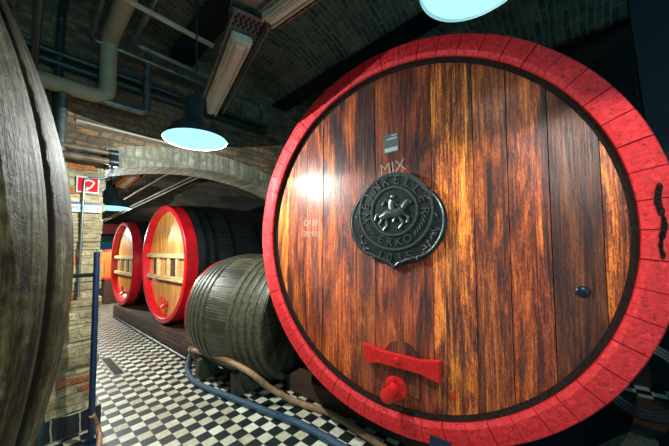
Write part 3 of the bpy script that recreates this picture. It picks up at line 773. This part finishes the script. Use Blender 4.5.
# ------------------------------------------------------------------ pipes
def pipe(pts, r, m, label, fil=.07, name='pipe'):
    return tag(obj(name, tube(fillet(pts, fil) if len(pts) > 2 else pts, r, 14), m, None, True), label, 'pipe')
def clip(bm_, pts, r): pass
c0 = at(109.5, 40, z=3.85); yf = c0.y; zl_ = at(108, 99, y=yf).z
fx = c0.x
lag = thing('lagged_pipe', 'fat cream lagged pipe that turns from the left wall up towards the camera', 'pipe')
obj('lagging', tube(fillet([(-3.4, yf, zl_), (fx, yf, zl_), (fx, yf, 3.85), (fx + .02, -2.5, 3.85)], .11, 8), .072, 20), INSUL, lag, True)
obj('joint_band', tube([(fx, yf - .06, 3.85), (fx, yf - .16, 3.85)], .076, 20), INSUL, lag, True)
zb_ = 3.62
b0 = at(125, 0, z=zb_); b1 = at(213, 46, z=zb_)
pipe([(b0.x - .9, b0.y - .02, zb_), tuple(b1)], .022, WHITEP, 'straight cream conduit crossing under the ceiling by the black beam', name='conduit')
yw = WY - .07
def P(px, py, y=yw): return tuple(at(px, py, y=y))
pA = at(133, 43, y=yw - .25)
pipe([(pA.x, -2.4, pA.z), tuple(pA), tuple(at(212, 79, y=yw - .25))], .03, STEEL, 'steel pipe turning at an elbow right of the lagged pipe')
pB = at(90, 38, y=yw - .12)
pipe([(pB.x, -2.4, pB.z), tuple(pB), tuple(at(215, 89, y=yw - .12))], .022, STEEL, 'thin steel pipe bending behind the lagged pipe and running to the right')
pC = at(34, 64, y=yw - .3)
pipe([(pC.x, -2.4, pC.z), tuple(pC), (pC.x, pC.y, 0.0)], .024, DPIPE, 'dark pipe along the ceiling nearest the weathered cask')
pDp = at(58, 82, y=yw); 
pipe([(pDp.x, -2.4, 3.95), (pDp.x, yw, 3.95), (pDp.x, yw, 0.0)], .032, DPIPE, 'dark pipe dropping down the wall left of the pillar')
for (ya, lab) in ((70, 'upper of two dark teal pipes running across the brick wall'), (79, 'lower of two dark teal pipes running across the brick wall')):
    q = at(105, ya, y=yw); pipe([(-3.0, yw, q.z), (2.5, yw, q.z)], .035, DPIPE, lab)
qa, qb = at(148, 56, y=yw - .1), at(145, 113, y=yw - .1); qc = at(63, 101, y=yw - .1)
pipe([tuple(qa), (qa.x, qa.y, qb.z), (qc.x, qa.y, qb.z), (qc.x, qa.y, 2.2)], .036, STEEL, 'grey pipe loop hanging down the brick wall and bending left')
pipe([P(76, 120, WY - .012), P(172, 144, WY - .012)], .014, WHITEP, 'thin pale conduit sloping across the bricks to the hanging lamp', name='conduit')
for (ya, r, lab) in ((153.5, .026, 'upper rusty pipe over the head of the pillar'), (162, .032, 'lower rusty pipe over the head of the pillar')):
    q = at(112, ya, y=yw - .12); t = thing('pipe', lab, 'pipe')
    obj('tube', tube([(-2.5, q.y, q.z), (q.x, q.y, q.z)], r, 14), RUSTY, t, True)
    obj('end_flange', tube([(q.x - .02, q.y, q.z), (q.x + .05, q.y, q.z)], r * 1.45, 14), IRON, t, True)
yp = WY - .035
pipe([P(78, 297, yp), P(84.3, 178, yp), P(105, 178.5, yp), P(113, 172, yp), P(113.5, 160, yp)], .011, STEEL, 'thin bare pipe rising up the face of the pillar past the red sign', .05)
pipe([P(59, 240, yp), P(62, 150, yp)], .022, DPIPE, 'thin dark pipe between the weathered cask and the pillar')
pipe([P(x_, y_, WY - .02) for x_, y_ in ((228, 92), (256, 101), (262, 108), (262, 127), (253, 134))], .022, STEEL, 'bent grey pipe end on the wall right of the hanging lamp', .06)
pipe([P(242, 96, WY - .018), P(243, 116, WY - .018), P(236, 124, WY - .018)], .02, STEEL, 'small hooked pipe just beyond the strip light end', .05)
for (a, b2, lab) in (((160, 178), (118, 203), 'left pale pipe under the vault beyond the arch'), ((193, 176), (122, 211), 'middle pale pipe under the vault beyond the arch'), ((199, 177), (105, 221), 'right pale pipe under the vault beyond the arch')):
    q = at(*a, z=2.93); t = thing('pipe', lab, 'pipe'); obj('tube', tube([(q.x, 4.1, 2.93), (q.x, 14, 2.93)], .02, 12), WHITEP, t, True)
    for yh in (5.0, 7.5, 10, 12.5): obj('hanger', tube([(q.x, yh, 2.94), (q.x, yh, 3.55)], .008, 6), DPIPE, t)

# ------------------------------------------------------------------ signs on the pillar
ysg = WY - .022
def quad_on(px0, py0, px1, py1, y): a = at(px0, py0, y=y); b2 = at(px1, py1, y=y); return a, b2
a, b2 = quad_on(76.5, 175.5, 99, 194, ysg)
s = thing('fire_hose_sign', 'square red sign with a white hose symbol on the brick pillar', 'sign', Matrix.Translation((a.x, ysg, b2.z)))
w, h = b2.x - a.x, a.z - b2.z
obj('sign_border', boxes((0, -.004, 0), (w, .02, h), .002), SIGNW, s); obj('sign_face', boxes((w * .07, -.007, h * .08), (w * .93, 0, h * .92)), SIGNR, s)
hk = [(w * .45, -.008, h * .2), (w * .62, -.008, h * .36), (w * .74, -.008, h * .65), (w * .68, -.008, h * .72), (w * .52, -.008, h * .78), (w * .36, -.008, h * .72)]
bm = tube(smoothpath(hk), .010, 8); tube([(w * .4, -.008, h * .16), (w * .52, -.008, h * .34)], .014, 8, bm)
obj('hose_symbol', bm, SIGNW, s)
a, b2 = quad_on(68, 202, 101, 213, ysg)
s = thing('strip_sign', 'narrow mint sign with a blue edge and green letters below the red sign', 'sign', Matrix.Translation((a.x, ysg, b2.z)))
w, h = b2.x - a.x, a.z - b2.z
obj('board', boxes((0, -.004, 0), (w, .02, h), .001), SIGNM, s); obj('blue_edge', boxes((0, -.006, h * .8), (w, 0, h)), SIGNB, s)
TX = lambda x, z: Matrix(((1, 0, 0, x), (0, 0, -1, -.005), (0, 1, 0, z), (0, 0, 0, 1)))
obj('green_letters', text_bm('BB', h * .6, .001, mw=TX(w * .33, h * .42)), SIGNG, s); obj('green_letters', text_bm('V', h * .6, .001, mw=TX(w * .55, h * .42)), SIGNG, s); obj('green_letters', text_bm('12', h * .6, .001, mw=TX(w * .73, h * .42)), SIGNG, s)
obj('red_mark', text_bm('9', h * .6, .001, mw=TX(w * .14, h * .42)), SIGNR, s); obj('red_mark', boxes((w * .88, -.006, h * .3), (w * .92, -.004, h * .62)), SIGNR, s)

# ------------------------------------------------------------------ far end of the aisle
ye = YE - .05
a, b2 = at(96, 240, y=ye), at(135, 283, y=ye)
tag(obj('navy_panel', boxes((a.x - 1, ye - .05, 0), (XR - .05, ye, at(105, 257, y=ye).z)), NAVYW), 'navy blue panel along the far end wall', 'panel')
tag(obj('blue_panel', boxes((a.x - 1, ye - .05, at(105, 257, y=ye).z), (XR - .05, ye, at(105, 242, y=ye).z)), BLUEW), 'bright blue band above the navy panel at the far end', 'panel')
tag(obj('teal_panel', boxes((a.x - 1, ye - .05, at(105, 242, y=ye).z), (XR - .05, ye, at(105, 235, y=ye).z)), TEALW), 'dark teal band above the bright blue one at the far end', 'panel')
tag(obj('red_beam', boxes((a.x - 1, 14.0, at(108, 234, y=14).z), (XR - .05, 14.2, at(108, 224, y=14).z)), REDW), 'dark red beam across the far end of the aisle', 'beam')

# ------------------------------------------------------------------ world, view
w = bpy.data.worlds.new('world'); sc.world = w; w.use_nodes = True
bg = w.node_tree.nodes['Background']; bg.inputs[0].default_value = (.13, .44, .54, 1); bg.inputs[1].default_value = 1.7  # teal fill entering by the open back, added to lift the ceiling
vs = sc.view_settings; vs.view_transform = 'Standard'; vs.look = 'None'; vs.gamma = 1; vs.use_curve_mapping = False; vs.exposure = 0.42
